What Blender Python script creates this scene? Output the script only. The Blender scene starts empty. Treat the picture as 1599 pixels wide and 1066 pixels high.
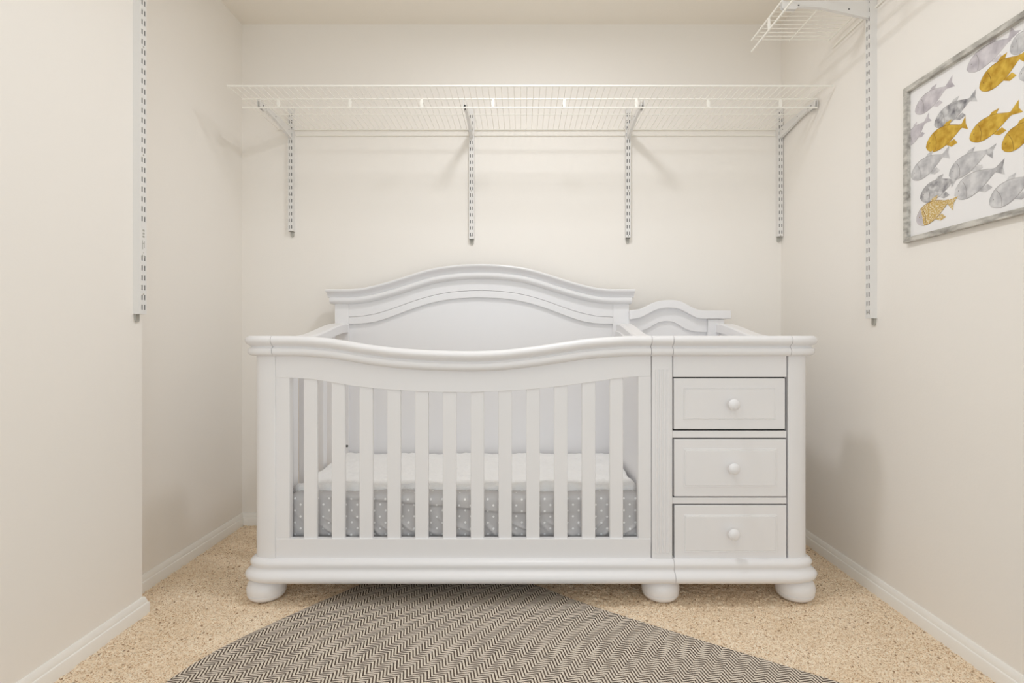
import bpy, math, random
import numpy as np
random.seed(7)
rng = np.random.default_rng(7)
PI = math.pi
scene = bpy.context.scene
COL = scene.collection

# ------------------------------------------------------------------ camera
EYE = 0.907                      # eye height; the camera stands at the origin looking along +Y
DB = 2.60                        # distance to the back wall
SB = 319.8                       # photo pixels per metre on the back wall
FPX = SB * DB                    # focal length in pixels
W, H = 1599, 1066
CX, CY = 815.0, 528.0            # where the view axis meets the photograph

cam_d = bpy.data.cameras.new('camera')
cam = bpy.data.objects.new('camera', cam_d)
COL.objects.link(cam)
cam.location = (0, 0, EYE)
cam.rotation_euler = (PI / 2, 0, 0)
cam_d.sensor_fit = 'HORIZONTAL'
cam_d.sensor_width = 36.0
cam_d.lens = 36.0 * FPX / W
cam_d.shift_x = -(CX - W / 2) / W
cam_d.shift_y = -(H / 2 - CY) / W
cam_d.clip_start = 0.02
scene.camera = cam

# ------------------------------------------------------------------ world, lights, exposure
world = bpy.data.worlds.new('world')
scene.world = world
world.use_nodes = True
bg = world.node_tree.nodes['Background']
bg.inputs['Color'].default_value = (0.86, 0.94, 1.0, 1)
bg.inputs['Strength'].default_value = 0.8
scene.view_settings.view_transform = 'Standard'
scene.view_settings.look = 'None'
scene.view_settings.gamma = 1.0
scene.view_settings.use_curve_mapping = False
scene.view_settings.exposure = 0.0
scene.cycles.max_bounces = 14
scene.cycles.diffuse_bounces = 10
scene.cycles.use_denoising = True


def area(name, loc, rot, sx, sy, power, color):
    d = bpy.data.lights.new(name, 'AREA')
    d.shape = 'RECTANGLE'
    d.size, d.size_y = sx, sy
    d.energy = power
    d.color = color
    o = bpy.data.objects.new(name, d)
    COL.objects.link(o)
    o.location = loc
    o.rotation_euler = rot
    return o


# added fill light behind the camera, imitating daylight from the room beyond
area('rear_fill', (0.0, -1.2, 1.0), (PI / 2, 0, 0), 2.4, 1.9, 14.0, (0.84, 0.93, 1.0))
# added soft fill below the ceiling, brightens the inside of the crib
area('ceiling_fill', (0.0, 0.55, 2.36), (0, 0, 0), 1.9, 1.5, 6.5, (0.84, 0.93, 1.0))
LAMP = (0.05, 1.60, 2.439)       # ceiling lamp, just above the picture, in front of the crib
lamp_d = bpy.data.lights.new('ceiling_bulb', 'AREA')
lamp_d.shape = 'DISK'
lamp_d.energy = 10.3
lamp_d.size = 0.20
lamp_d.color = (0.95, 0.965, 1.0)
lamp_o = bpy.data.objects.new('ceiling_bulb', lamp_d)
COL.objects.link(lamp_o)
lamp_o.location = (LAMP[0], LAMP[1], LAMP[2] - 0.045)


# ------------------------------------------------------------------ helpers
def X_(px, Y):
    return (px - CX) * Y / FPX


def Z_(py, Y):
    return EYE + (CY - py) * Y / FPX


def curve(points):
    """smooth (monotone cubic) curve through given points -> function"""
    xs = [p[0] for p in points]
    ys = [p[1] for p in points]
    n = len(xs)
    d = [(ys[i + 1] - ys[i]) / (xs[i + 1] - xs[i]) for i in range(n - 1)]
    m = [d[0]] + [0 if d[i - 1] * d[i] <= 0 else 2 * d[i - 1] * d[i] / (d[i - 1] + d[i]) for i in range(1, n - 1)] + [d[-1]]

    def f(x):
        if x <= xs[0]:
            return ys[0]
        if x >= xs[-1]:
            return ys[-1]
        for i in range(n - 1):
            if x <= xs[i + 1]:
                h = xs[i + 1] - xs[i]
                t = (x - xs[i]) / h
                return ((2 * t**3 - 3 * t**2 + 1) * ys[i] + (t**3 - 2 * t**2 + t) * h * m[i]
                        + (-2 * t**3 + 3 * t**2) * ys[i + 1] + (t**3 - t**2) * h * m[i + 1])
    return f


def lin(a, b, n):
    return [a + (b - a) * i / (n - 1) for i in range(n)]


class MB:
    def __init__(s):
        s.v, s.f, s.m = [], [], []

    def add(s, vs, fs, mi=0):
        b = len(s.v)
        s.v += [tuple(p) for p in vs]
        s.f += [tuple(b + i for i in f) for f in fs]
        s.m += [mi] * len(fs)
        return s

    def box(s, x0, x1, y0, y1, z0, z1, mi=0):
        return s.add([(x0, y0, z0), (x1, y0, z0), (x1, y1, z0), (x0, y1, z0), (x0, y0, z1), (x1, y0, z1), (x1, y1, z1), (x0, y1, z1)],
                     [(0, 3, 2, 1), (4, 5, 6, 7), (0, 1, 5, 4), (1, 2, 6, 5), (2, 3, 7, 6), (3, 0, 4, 7)], mi)

    def prism(s, poly, axis, a, b, mi=0):
        """poly of 2D points extruded along axis from a to b"""
        n = len(poly)
        def P(p, t):
            if axis == 'x': return (t, p[0], p[1])
            if axis == 'y': return (p[0], t, p[1])
            return (p[0], p[1], t)
        vs = [P(p, a) for p in poly] + [P(p, b) for p in poly]
        fs = [tuple(range(n)), tuple(range(2 * n - 1, n - 1, -1))]
        fs += [(i, i + n, (i + 1) % n + n, (i + 1) % n) for i in range(n)]
        return s.add(vs, fs, mi)

    def band(s, xs, lo, hi, y0, y1, mi=0):
        """plate in the XZ plane between two curves, with thickness y0..y1"""
        n = len(xs)
        vs = []
        for x in xs:
            l, h = lo(x), hi(x)
            vs += [(x, y0, l), (x, y0, h), (x, y1, h), (x, y1, l)]
        fs = []
        for i in range(n - 1):
            a, b = 4 * i, 4 * i + 4
            for k in range(4):
                k2 = (k + 1) % 4
                fs.append((a + k, a + k2, b + k2, b + k))
        fs += [(3, 2, 1, 0), (4 * n - 4, 4 * n - 3, 4 * n - 2, 4 * n - 1)]
        return s.add(vs, fs, mi)

    def rings(s, rings, closed=False, caps=True, mi=0):
        n = len(rings[0])
        vs = [p for r in rings for p in r]
        fs = []
        R = len(rings)
        for i in range(R if closed else R - 1):
            a, b = i * n, ((i + 1) % R) * n
            for k in range(n):
                k2 = (k + 1) % n
                fs.append((a + k, a + k2, b + k2, b + k))
        if caps and not closed:
            fs += [tuple(range(n - 1, -1, -1)), tuple((R - 1) * n + k for k in range(n))]
        return s.add(vs, fs, mi)

    def sweep(s, path, prof, dz=None, mi=0):
        """moulding: profile (out, z) swept along a plan path (x, y); 'out' is to the right of travel"""
        n = len(path)
        rg = []
        for i, (x, y) in enumerate(path):
            nn = []
            if i > 0:
                dx, dy = x - path[i - 1][0], y - path[i - 1][1]
                l = math.hypot(dx, dy); nn.append((dy / l, -dx / l))
            if i < n - 1:
                dx, dy = path[i + 1][0] - x, path[i + 1][1] - y
                l = math.hypot(dx, dy); nn.append((dy / l, -dx / l))
            if len(nn) == 2:
                mx, my = nn[0][0] + nn[1][0], nn[0][1] + nn[1][1]
                k = 2 / (mx * mx + my * my)
                mx, my = mx * k, my * k
            else:
                mx, my = nn[0]
            z = dz[i] if dz else 0
            rg.append([(x + o * mx, y + o * my, h + z) for o, h in prof])
        return s.rings(rg, mi=mi)

    def sweep_arch(s, xs, zs, prof, y, mi=0):
        """moulding along a curve in the XZ plane at depth y; profile (out towards -Y, h along the curve normal)"""
        rg = []
        n = len(xs)
        for i in range(n):
            a, b = max(i - 1, 0), min(i + 1, n - 1)
            dx, dz = xs[b] - xs[a], zs[b] - zs[a]
            if i == 0 or i == n - 1: dx, dz = 1, 0
            l = math.hypot(dx, dz)
            nx, nz = -dz / l, dx / l
            rg.append([(xs[i] + h * nx, y - o, zs[i] + h * nz) for o, h in prof])
        return s.rings(rg, mi=mi)

    def tube(s, pts, r, n=8, mi=0):
        pts = [np.array(p, float) for p in pts]
        rg = []
        for i, p in enumerate(pts):
            a, b = pts[max(i - 1, 0)], pts[min(i + 1, len(pts) - 1)]
            d = (b - a) / np.linalg.norm(b - a)
            up = np.array([0, 0, 1.0]) if abs(d[2]) < 0.9 else np.array([1.0, 0, 0])
            u = np.cross(d, up); u /= np.linalg.norm(u)
            w = np.cross(u, d)
            rg.append([tuple(p + r * (math.cos(2 * PI * k / n) * u + math.sin(2 * PI * k / n) * w)) for k in range(n)])
        return s.rings(rg, mi=mi)

    def lathe(s, prof, c, axis='z', n=40, mi=0):
        """profile (radius, height) turned round an axis through c; axis 'z' up or 'y' towards the viewer"""
        rg = []
        for r, h in prof:
            ring = []
            for k in range(n):
                t = 2 * PI * k / n
                a, b = r * math.cos(t), r * math.sin(t)
                if axis == 'z': ring.append((c[0] + a, c[1] + b, c[2] + h))
                else: ring.append((c[0] + a, c[1] - h, c[2] + b))
            rg.append(ring)
        return s.rings(rg, mi=mi)

    def build(s, name, mats, parent=None, bevel=0, smooth=35, origin=None, seg=2):
        me = bpy.data.meshes.new(name)
        off = np.array(parent_loc(parent) if parent is not None else (origin if origin is not None else (0, 0, 0)))
        me.from_pydata([tuple(np.array(p) - off) for p in s.v], [], s.f)
        if not isinstance(mats, (list, tuple)): mats = [mats]
        for m in mats: me.materials.append(m)
        for p, mi in zip(me.polygons, s.m): p.material_index = mi
        me.validate(); me.update()
        import bmesh
        b = bmesh.new(); b.from_mesh(me)
        bmesh.ops.recalc_face_normals(b, faces=b.faces)
        b.to_mesh(me); b.free()
        if smooth:
            me.polygons.foreach_set('use_smooth', [True] * len(me.polygons))
            try: me.set_sharp_from_angle(angle=math.radians(smooth))
            except Exception: pass
        o = bpy.data.objects.new(name, me)
        COL.objects.link(o)
        if parent is not None:
            o.parent = parent
        else:
            o.location = tuple(off)
        if bevel:
            md = o.modifiers.new('bevel', 'BEVEL')
            md.width = bevel; md.segments = seg; md.limit_method = 'ANGLE'; md.angle_limit = math.radians(40)
        return o


def parent_loc(p):
    l = np.array(p.location)
    while p.parent is not None:
        p = p.parent
        l = l + np.array(p.location)
    return l


def tag(o, label, cat, group=None):
    o['label'] = label
    o['category'] = cat
    if group: o['group'] = group
    return o


def thing(name, loc, label, cat, group=None):
    o = bpy.data.objects.new(name, None)
    COL.objects.link(o)
    o.location = loc
    o.empty_display_size = 0.05
    return tag(o, label, cat, group)


def structure(o):
    o['kind'] = 'structure'
    return o


# ------------------------------------------------------------------ materials
def S(r, g, b):
    f = lambda c: ((c / 255 + 0.055) / 1.055) ** 2.4 if c > 10 else c / 255 / 12.92
    return (f(r), f(g), f(b), 1)


def mat(name, color, rough=0.5, metal=0.0, bump=None, spec=None):
    m = bpy.data.materials.new(name)
    m.use_nodes = True
    nt = m.node_tree
    p = nt.nodes['Principled BSDF']
    p.inputs['Base Color'].default_value = color
    p.inputs['Roughness'].default_value = rough
    p.inputs['Metallic'].default_value = metal
    if spec is not None: p.inputs['Specular IOR Level'].default_value = spec
    if bump:
        sc, st, dist = bump
        tc = nt.nodes.new('ShaderNodeTexCoord')
        nz = nt.nodes.new('ShaderNodeTexNoise')
        nz.inputs['Scale'].default_value = sc
        nz.inputs['Detail'].default_value = 4
        bp = nt.nodes.new('ShaderNodeBump')
        bp.inputs['Strength'].default_value = st
        bp.inputs['Distance'].default_value = dist
        nt.links.new(tc.outputs['Object'], nz.inputs['Vector'])
        nt.links.new(nz.outputs['Fac'], bp.inputs['Height'])
        nt.links.new(bp.outputs['Normal'], p.inputs['Normal'])
    return m


def N(nt, typ, **kw):
    n = nt.nodes.new(typ)
    for k, v in kw.items(): setattr(n, k, v)
    return n


def math_node(nt, op, a, b=None, c=None):
    n = nt.nodes.new('ShaderNodeMath')
    n.operation = op
    for i, v in enumerate((a, b, c)):
        if v is None: continue
        if isinstance(v, (int, float)): n.inputs[i].default_value = v
        else: nt.links.new(v, n.inputs[i])
    return n.outputs[0]


M = {}
M['wall'] = mat('wall_paint', (0.86, 0.83, 0.787, 1), 0.75, bump=(160, 0.12, 0.002), spec=0.25)
M['ceiling'] = mat('ceiling_paint', (0.86, 0.815, 0.745, 1), 0.9, bump=(120, 0.25, 0.002), spec=0.1)
M['trim'] = mat('trim_paint', (0.88, 0.865, 0.83, 1), 0.35)
M['white'] = mat('white_lacquer', (0.805, 0.80, 0.81, 1), 0.34, bump=(35, 0.03, 0.002))
M['hole'] = mat('dark_hole', (0.03, 0.028, 0.025, 1), 0.8)
M['wire'] = mat('white_vinyl_wire', (0.90, 0.885, 0.83, 1), 0.35)
M['steel'] = mat('white_powder_coat', (0.76, 0.75, 0.735, 1), 0.4)
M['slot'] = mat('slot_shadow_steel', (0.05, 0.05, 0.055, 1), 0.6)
M['tab'] = mat('grey_plastic', (0.45, 0.44, 0.40, 1), 0.6)


def carpet_material():
    m = mat('beige_cut_pile_carpet', (0.6, 0.5, 0.35, 1), 1.0, spec=0.05)
    nt = m.node_tree; L = nt.links.new
    p = nt.nodes['Principled BSDF']
    tc = N(nt, 'ShaderNodeTexCoord')
    n1 = N(nt, 'ShaderNodeTexNoise'); n1.inputs['Scale'].default_value = 260; n1.inputs['Detail'].default_value = 3
    r1 = N(nt, 'ShaderNodeValToRGB')
    e = r1.color_ramp.elements
    e[0].position = 0.34; e[0].color = S(186, 154, 122)
    e[1].position = 0.66; e[1].color = S(253, 243, 224)
    x = r1.color_ramp.elements.new(0.47); x.color = S(246, 223, 194)
    L(tc.outputs['Object'], n1.inputs['Vector']); L(n1.outputs['Fac'], r1.inputs['Fac'])
    # darker flecks of yarn
    v = N(nt, 'ShaderNodeTexVoronoi'); v.inputs['Scale'].default_value = 70
    L(tc.outputs['Object'], v.inputs['Vector'])
    d = math_node(nt, 'LESS_THAN', v.outputs['Distance'], 0.25)
    sel = N(nt, 'ShaderNodeSeparateColor'); L(v.outputs['Color'], sel.inputs['Color'])
    d2 = math_node(nt, 'LESS_THAN', sel.outputs[0], 0.28)
    dd = math_node(nt, 'MULTIPLY', d, d2)
    n3 = N(nt, 'ShaderNodeTexNoise'); n3.inputs['Scale'].default_value = 5; n3.inputs['Detail'].default_value = 2
    L(tc.outputs['Object'], n3.inputs['Vector'])
    dd = math_node(nt, 'MULTIPLY', dd, 0.75)
    mx = N(nt, 'ShaderNodeMix', data_type='RGBA')
    L(dd, mx.inputs[0]); L(r1.outputs['Color'], mx.inputs[6]); mx.inputs[7].default_value = S(138, 106, 76)
    # broad tonal drift of trodden pile
    mx2 = N(nt, 'ShaderNodeMix', data_type='RGBA'); mx2.blend_type = 'MULTIPLY'
    r3 = N(nt, 'ShaderNodeValToRGB')
    r3.color_ramp.elements[0].position = 0.3; r3.color_ramp.elements[0].color = (0.93, 0.90, 0.86, 1)
    r3.color_ramp.elements[1].position = 0.7; r3.color_ramp.elements[1].color = (1, 1, 1, 1)
    L(n3.outputs['Fac'], r3.inputs['Fac'])
    mx2.inputs[0].default_value = 1
    L(mx.outputs[2], mx2.inputs[6]); L(r3.outputs['Color'], mx2.inputs[7])
    L(mx2.outputs[2], p.inputs['Base Color'])
    bp = N(nt, 'ShaderNodeBump'); bp.inputs['Strength'].default_value = 0.8; bp.inputs['Distance'].default_value = 0.004
    L(n1.outputs['Fac'], bp.inputs['Height']); L(bp.outputs['Normal'], p.inputs['Normal'])
    return m


RUG_A = math.radians(56)


def rug_material():
    m = mat('herringbone_flatweave', (0.3, 0.25, 0.2, 1), 0.95, spec=0.1)
    nt = m.node_tree; L = nt.links.new
    p = nt.nodes['Principled BSDF']
    tc = N(nt, 'ShaderNodeTexCoord')
    sp = N(nt, 'ShaderNodeSeparateXYZ')
    nzw = N(nt, 'ShaderNodeTexNoise'); nzw.inputs['Scale'].default_value = 9
    L(tc.outputs['Object'], nzw.inputs['Vector'])
    L(tc.outputs['Object'], sp.inputs['Vector'])
    # object X runs across the bands, object Y along them
    wob = math_node(nt, 'MULTIPLY', math_node(nt, 'SUBTRACT', nzw.outputs['Fac'], 0.5), 0.004)
    v = math_node(nt, 'ADD', sp.outputs[0], wob)
    u = sp.outputs[1]
    W2 = 0.051
    q = math_node(nt, 'DIVIDE', v, W2)
    fr = math_node(nt, 'FRACT', math_node(nt, 'ADD', q, 100.0))
    tri = math_node(nt, 'MULTIPLY', math_node(nt, 'ABSOLUTE', math_node(nt, 'SUBTRACT', fr, 0.5)), W2)
    per = 0.0122
    s = math_node(nt, 'DIVIDE', math_node(nt, 'SUBTRACT', u, tri), per)
    f2 = math_node(nt, 'FRACT', math_node(nt, 'ADD', s, 200.0))
    w = math_node(nt, 'ABSOLUTE', math_node(nt, 'SUBTRACT', f2, 0.5))
    ramp = N(nt, 'ShaderNodeMapRange'); ramp.inputs['From Min'].default_value = 0.17; ramp.inputs['From Max'].default_value = 0.27
    L(w, ramp.inputs['Value'])
    # thread texture
    nz = N(nt, 'ShaderNodeTexNoise'); nz.inputs['Scale'].default_value = 480; nz.inputs['Detail'].default_value = 2
    L(tc.outputs['Object'], nz.inputs['Vector'])
    mx = N(nt, 'ShaderNodeMix', data_type='RGBA')
    L(ramp.outputs[0], mx.inputs[0])
    mx.inputs[6].default_value = S(92, 79, 70)
    mx.inputs[7].default_value = S(236, 225, 210)
    mx2 = N(nt, 'ShaderNodeMix', data_type='RGBA'); mx2.blend_type = 'MULTIPLY'
    rr = N(nt, 'ShaderNodeValToRGB'); rr.color_ramp.elements[0].position = 0.35; rr.color_ramp.elements[0].color = (0.68, 0.68, 0.68, 1)
    rr.color_ramp.elements[1].position = 0.6
    L(nz.outputs['Fac'], rr.inputs['Fac'])
    mx2.inputs[0].default_value = 1
    L(mx.outputs[2], mx2.inputs[6]); L(rr.outputs['Color'], mx2.inputs[7])
    L(mx2.outputs[2], p.inputs['Base Color'])
    bp = N(nt, 'ShaderNodeBump'); bp.inputs['Strength'].default_value = 0.5; bp.inputs['Distance'].default_value = 0.0015
    L(ramp.outputs[0], bp.inputs['Height']); L(bp.outputs['Normal'], p.inputs['Normal'])
    return m


def sheet_material():
    """grey cotton with staggered white dots, mapped on side and top alike"""
    m = mat('grey_dotted_sheet', (0.4, 0.4, 0.41, 1), 0.8, spec=0.2)
    nt = m.node_tree; L = nt.links.new
    p = nt.nodes['Principled BSDF']
    uv = N(nt, 'ShaderNodeUVMap'); uv.uv_map = 'UVMap'
    sp = N(nt, 'ShaderNodeSeparateXYZ'); L(uv.outputs['UV'], sp.inputs['Vector'])
    per = 0.040
    def cell(off):
        a = math_node(nt, 'SUBTRACT', math_node(nt, 'FRACT', math_node(nt, 'ADD', math_node(nt, 'DIVIDE', sp.outputs[0], per), 100 + off)), 0.5)
        b = math_node(nt, 'SUBTRACT', math_node(nt, 'FRACT', math_node(nt, 'ADD', math_node(nt, 'DIVIDE', sp.outputs[1], per * 1.05), 100 + off)), 0.5)
        aa = math_node(nt, 'MULTIPLY', a, per); bb = math_node(nt, 'MULTIPLY', b, per * 1.05)
        return math_node(nt, 'SQRT', math_node(nt, 'ADD', math_node(nt, 'MULTIPLY', aa, aa), math_node(nt, 'MULTIPLY', bb, bb)))
    dist = math_node(nt, 'MINIMUM', cell(0), cell(0.5))
    mr = N(nt, 'ShaderNodeMapRange'); mr.inputs['From Min'].default_value = 0.0032; mr.inputs['From Max'].default_value = 0.0042
    L(dist, mr.inputs['Value'])
    mx = N(nt, 'ShaderNodeMix', data_type='RGBA')
    L(mr.outputs[0], mx.inputs[0])
    mx.inputs[6].default_value = (0.92, 0.92, 0.92, 1)
    mx.inputs[7].default_value = S(200, 198, 198)
    L(mx.outputs[2], p.inputs['Base Color'])
    return m


def noisy(name, c0, c1, scale, rough=0.6, lo=0.35, hi=0.65, detail=5, stretch=None, bump=0.0, spec=0.3):
    m = mat(name, c0, rough, spec=spec)
    nt = m.node_tree; L = nt.links.new
    p = nt.nodes['Principled BSDF']
    tc = N(nt, 'ShaderNodeTexCoord')
    mp = N(nt, 'ShaderNodeMapping')
    if stretch: mp.inputs['Scale'].default_value = stretch
    nz = N(nt, 'ShaderNodeTexNoise'); nz.inputs['Scale'].default_value = scale; nz.inputs['Detail'].default_value = detail
    r = N(nt, 'ShaderNodeValToRGB')
    r.color_ramp.elements[0].position = lo; r.color_ramp.elements[0].color = c0
    r.color_ramp.elements[1].position = hi; r.color_ramp.elements[1].color = c1
    L(tc.outputs['Object'], mp.inputs['Vector']); L(mp.outputs['Vector'], nz.inputs['Vector'])
    L(nz.outputs['Fac'], r.inputs['Fac']); L(r.outputs['Color'], p.inputs['Base Color'])
    if bump:
        bp = N(nt, 'ShaderNodeBump'); bp.inputs['Strength'].default_value = bump; bp.inputs['Distance'].default_value = 0.003
        L(nz.outputs['Fac'], bp.inputs['Height']); L(bp.outputs['Normal'], p.inputs['Normal'])
    return m


M['carpet'] = carpet_material()
M['rug'] = rug_material()
M['sheet'] = sheet_material()
M['plush'] = mat('white_plush', (0.88, 0.875, 0.865, 1), 0.95, bump=(90, 0.6, 0.006), spec=0.1)
M['frame'] = noisy('weathered_silver_wood', S(140, 136, 130), S(205, 202, 195), 60, 0.5, 0.3, 0.62, stretch=(1, 0.35, 1), bump=0.3)
M['canvas'] = mat('white_canvas', (0.84, 0.83, 0.83, 1), 0.7, spec=0.2)
M['fish_grey'] = noisy('grey_watercolour', S(172, 171, 174), S(216, 215, 215), 34, 0.7, 0.32, 0.66)
M['fish_lilac'] = noisy('lilac_grey_watercolour', S(172, 166, 173), S(216, 211, 214), 26, 0.7, 0.3, 0.68)
M['fish_dark'] = noisy('dark_grey_watercolour', S(108, 106, 112), S(206, 205, 205), 42, 0.7, 0.30, 0.62)
M['fish_gold'] = noisy('gold_watercolour', S(176, 132, 28), S(220, 184, 74), 46, 0.5, 0.3, 0.7)
M['fish_gold_fleck'] = noisy('flecked_gold_watercolour', S(196, 162, 84), S(232, 222, 196), 260, 0.6, 0.46, 0.62)
M['ink'] = mat('fish_outline_ink', S(150, 147, 146), 0.7)
M['gold_ink'] = mat('gold_outline_ink', S(132, 96, 22), 0.7)

# ------------------------------------------------------------------ the room
XL = -400 / SB       # front part of the left wall
XA = -437 / SB       # left wall of the alcove
XR = 405 / SB
YC = DB / 1.4825     # where the left wall steps back
YN = -1.6
ZC = EYE + 490 / SB


def wall(name, x0, x1, y0, y1, z0=0.0, z1=None, m='wall'):
    return structure(MB().box(x0, x1, y0, y1, z0, z1 or ZC).build(name, M[m], smooth=0))


wall('wall_back', XA - 0.1, XR + 0.1, DB, DB + 0.1)
wall('wall_left_alcove', XA - 0.1, XA, YC, DB)
wall('wall_left', XL - 0.30, XL, YN, YC)
wall('wall_right', XR, XR + 0.1, YN, DB)
wall('ceiling', XA - 0.3, XR + 0.1, YN, DB + 0.1, ZC, ZC + 0.1, 'ceiling')

# floor: a fine grid so that the pile of the carpet has relief
fx0, fx1, fy0, fy1 = XA - 0.06, XR + 0.06, 1.15, DB + 0.06
nx, ny = int((fx1 - fx0) / 0.0045), int((fy1 - fy0) / 0.0045)
gx, gy = np.meshgrid(np.linspace(fx0, fx1, nx), np.linspace(fy0, fy1, ny), indexing='ij')
rough = rng.normal(0, 1, (nx, ny))
coarse = rng.normal(0, 1, (nx // 3 + 2, ny // 3 + 2))
ci = np.kron(coarse, np.ones((3, 3)))[:nx, :ny]
gz = 0.0011 * rough + 0.0012 * ci - 0.002
gz = np.clip(gz, -0.008, 0.0025)
gx = gx + rng.normal(0, 0.0009, (nx, ny)); gy = gy + rng.normal(0, 0.0009, (nx, ny))
vs = np.stack([gx, gy, gz], -1).reshape(-1, 3)
idx = np.arange(nx * ny).reshape(nx, ny)
fs = np.stack([idx[:-1, :-1], idx[1:, :-1], idx[1:, 1:], idx[:-1, 1:]], -1).reshape(-1, 4)
nv = len(vs)
near = np.array([(fx0 - 0.2, YN, -0.002), (fx1, YN, -0.002), (fx1, fy0, -0.002), (fx0 - 0.2, fy0, -0.002)])
me = bpy.data.meshes.new('floor')
allv = np.concatenate([vs, near])
me.vertices.add(len(allv)); me.vertices.foreach_set('co', allv.ravel())
allf = np.concatenate([fs, np.array([[nv, nv + 1, nv + 2, nv + 3]])])
me.loops.add(allf.size); me.loops.foreach_set('vertex_index', allf.ravel().astype(np.int32))
me.polygons.add(len(allf)); me.polygons.foreach_set('loop_start', np.arange(0, allf.size, 4, dtype=np.int32))
me.polygons.foreach_set('loop_total', np.full(len(allf), 4, dtype=np.int32))
me.update(calc_edges=True); me.validate()
me.materials.append(M['carpet'])
me.polygons.foreach_set('use_smooth', [True] * len(me.polygons))
floor = bpy.data.objects.new('floor', me); COL.objects.link(floor); structure(floor)

# baseboards: profile (out from wall, z)
BP = [(0, -0.004), (0.015, -0.004), (0.015, 0.030), (0.0135, 0.034), (0.0105, 0.036), (0.0105, 0.0395), (0.0085, 0.046), (0.0065, 0.052), (0.004, 0.0555), (0, 0.056)]


def baseboard(name, path):
    return structure(MB().sweep(path, BP).build(name, M['trim'], smooth=30))


baseboard('baseboard_right', [(XR, DB), (XR, YN)])
baseboard('baseboard_back', [(XA, DB), (XR, DB)])
baseboard('baseboard_left_alcove', [(XA, YC), (XA, DB)])
baseboard('baseboard_left', [(XL, YN), (XL, YC), (XA, YC)])

# ceiling lamp
cl = thing('ceiling_lamp', LAMP, 'round ceiling lamp with a flat white base on the ceiling', 'lamp')
MB().lathe([(0.001, 0), (0.13, 0), (0.135, -0.008), (0.13, -0.028), (0.001, -0.03)], LAMP).build('lamp_base', M['steel'], cl)

# ------------------------------------------------------------------ crib with changing table
YP = DB / 1.42                    # plane of the front posts
YM = DB / 1.444                   # nose of the front mouldings
YH = DB / 1.05                    # face of the headboard
crib = thing('crib_with_changer', (0.03, 2.1, 0.0), 'large white wooden baby crib with attached three drawer changing table on bun feet', 'crib')


def part(mb, name, m='white', parent=None, bevel=0.0015, smooth=35):
    return mb.build(name, M[m] if isinstance(m, str) else m, parent or crib, bevel=bevel, smooth=smooth)


# corner posts with canted faces
LC = [(-0.862, YP), (-0.882, YP + 0.003), (-0.903, YP + 0.009), (-0.917, YP + 0.017), (-0.926, YP + 0.028), (-0.929, YP + 0.043)]
LPX = [(-0.848, YP)] + LC + [(-0.926, 1.99), (-0.848, 1.99)]
RC = [(0.9265 + (-0.862 - x), y) for x, y in LC]
RPX = [(0.916, YP)] + RC + [(0.986, 1.99), (0.916, 1.99)]
ZB = 0.143
for P in (LPX, RPX):
    part(MB().prism(P, 'z', ZB - 0.02, 0.86), 'corner_post', bevel=0.003)
# centre post with reeded face
cpx0, cpx1 = X_(1018, YP), X_(1050, YP)
cp = part(MB().box(cpx0, cpx1, YP, YP + 0.09, ZB - 0.02, 0.86), 'centre_post')
fl = MB()
for q in range(4):
    xx = cpx0 + 0.0155 + q * 0.0135
    fl.prism([(xx - 0.0052, YP + 0.001), (xx - 0.0035, YP - 0.0022), (xx, YP - 0.0032), (xx + 0.0035, YP - 0.0022), (xx + 0.0052, YP + 0.001)], 'z', 0.17, 0.80)
part(fl, 'reeding', parent=cp, bevel=0)

# top moulding (out, z)
zt = 0.9157
TP = [(-0.05, zt - 0.004), (0.012, zt - 0.001), (0.024, zt), (0.031, zt - 0.0035), (0.036, zt - 0.011), (0.0365, zt - 0.017), (0.034, zt - 0.024), (0.028, zt - 0.0295), (0.0215, zt - 0.033),
      (0.0165, zt - 0.037), (0.019, zt - 0.0405), (0.0255, zt - 0.044), (0.0275, zt - 0.050), (0.0275, zt - 0.056), (0.025, zt - 0.062), (0.020, zt - 0.0665), (0.010, zt - 0.069), (0.0, zt - 0.070), (-0.05, zt - 0.070)]
# base moulding
BM = [(-0.05, 0.150), (0.0, 0.150), (0.009, 0.1475), (0.0165, 0.142), (0.0195, 0.135), (0.0190, 0.128), (0.0160, 0.123), (0.0150, 0.119), (0.0180, 0.1135), (0.0270, 0.107), (0.0335, 0.100),
      (0.0355, 0.092), (0.0335, 0.084), (0.028, 0.077), (0.020, 0.0722), (-0.05, 0.0717)]
sm = lambda px: X_(px, YM)
G = 0.0007
sL, sA, sB, sR = sm(423), sm(1018), sm(1052), sm(1237)
dip = curve([(425, 0), (457, 0.2), (507, 3.2), (540, 8), (570, 13), (620, 19.2), (660, 22), (695, 23.4), (735, 24), (775, 22.8), (810, 19.5), (845, 15.2), (880, 10), (915, 5), (950, 2), (985, 0.2), (1018, 0)])
for nm, path in (('corner', [(-0.922, 1.99)] + LC[::-1] + [(sL - G, YP)]), ('corner', [(sR + G, YP)] + RC + [(0.986, 1.99)])):
    part(MB().sweep(path, TP), 'top_moulding', bevel=0.0006)
xs = lin(sL + G, sA - G, 81)
part(MB().sweep([(x, YP) for x in xs], TP, [-dip(CX + x * FPX / YM) * YM / FPX for x in xs]), 'front_top_rail', bevel=0.0006)
part(MB().sweep([(sA + G, YP), (sB - G, YP)], TP), 'top_moulding', bevel=0.0006)
part(MB().sweep([(sB + G, YP), (sR - G, YP)], TP), 'top_moulding', bevel=0.0006)
part(MB().sweep([(-0.926, 1.99)] + LC[::-1] + [(sm(1055) - G, YP)], BM), 'base_moulding', bevel=0.0006)
part(MB().sweep([(sm(1055) + G, YP)] + RC + [(0.990, 1.99)], BM), 'base_moulding', bevel=0.0006)

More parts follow.
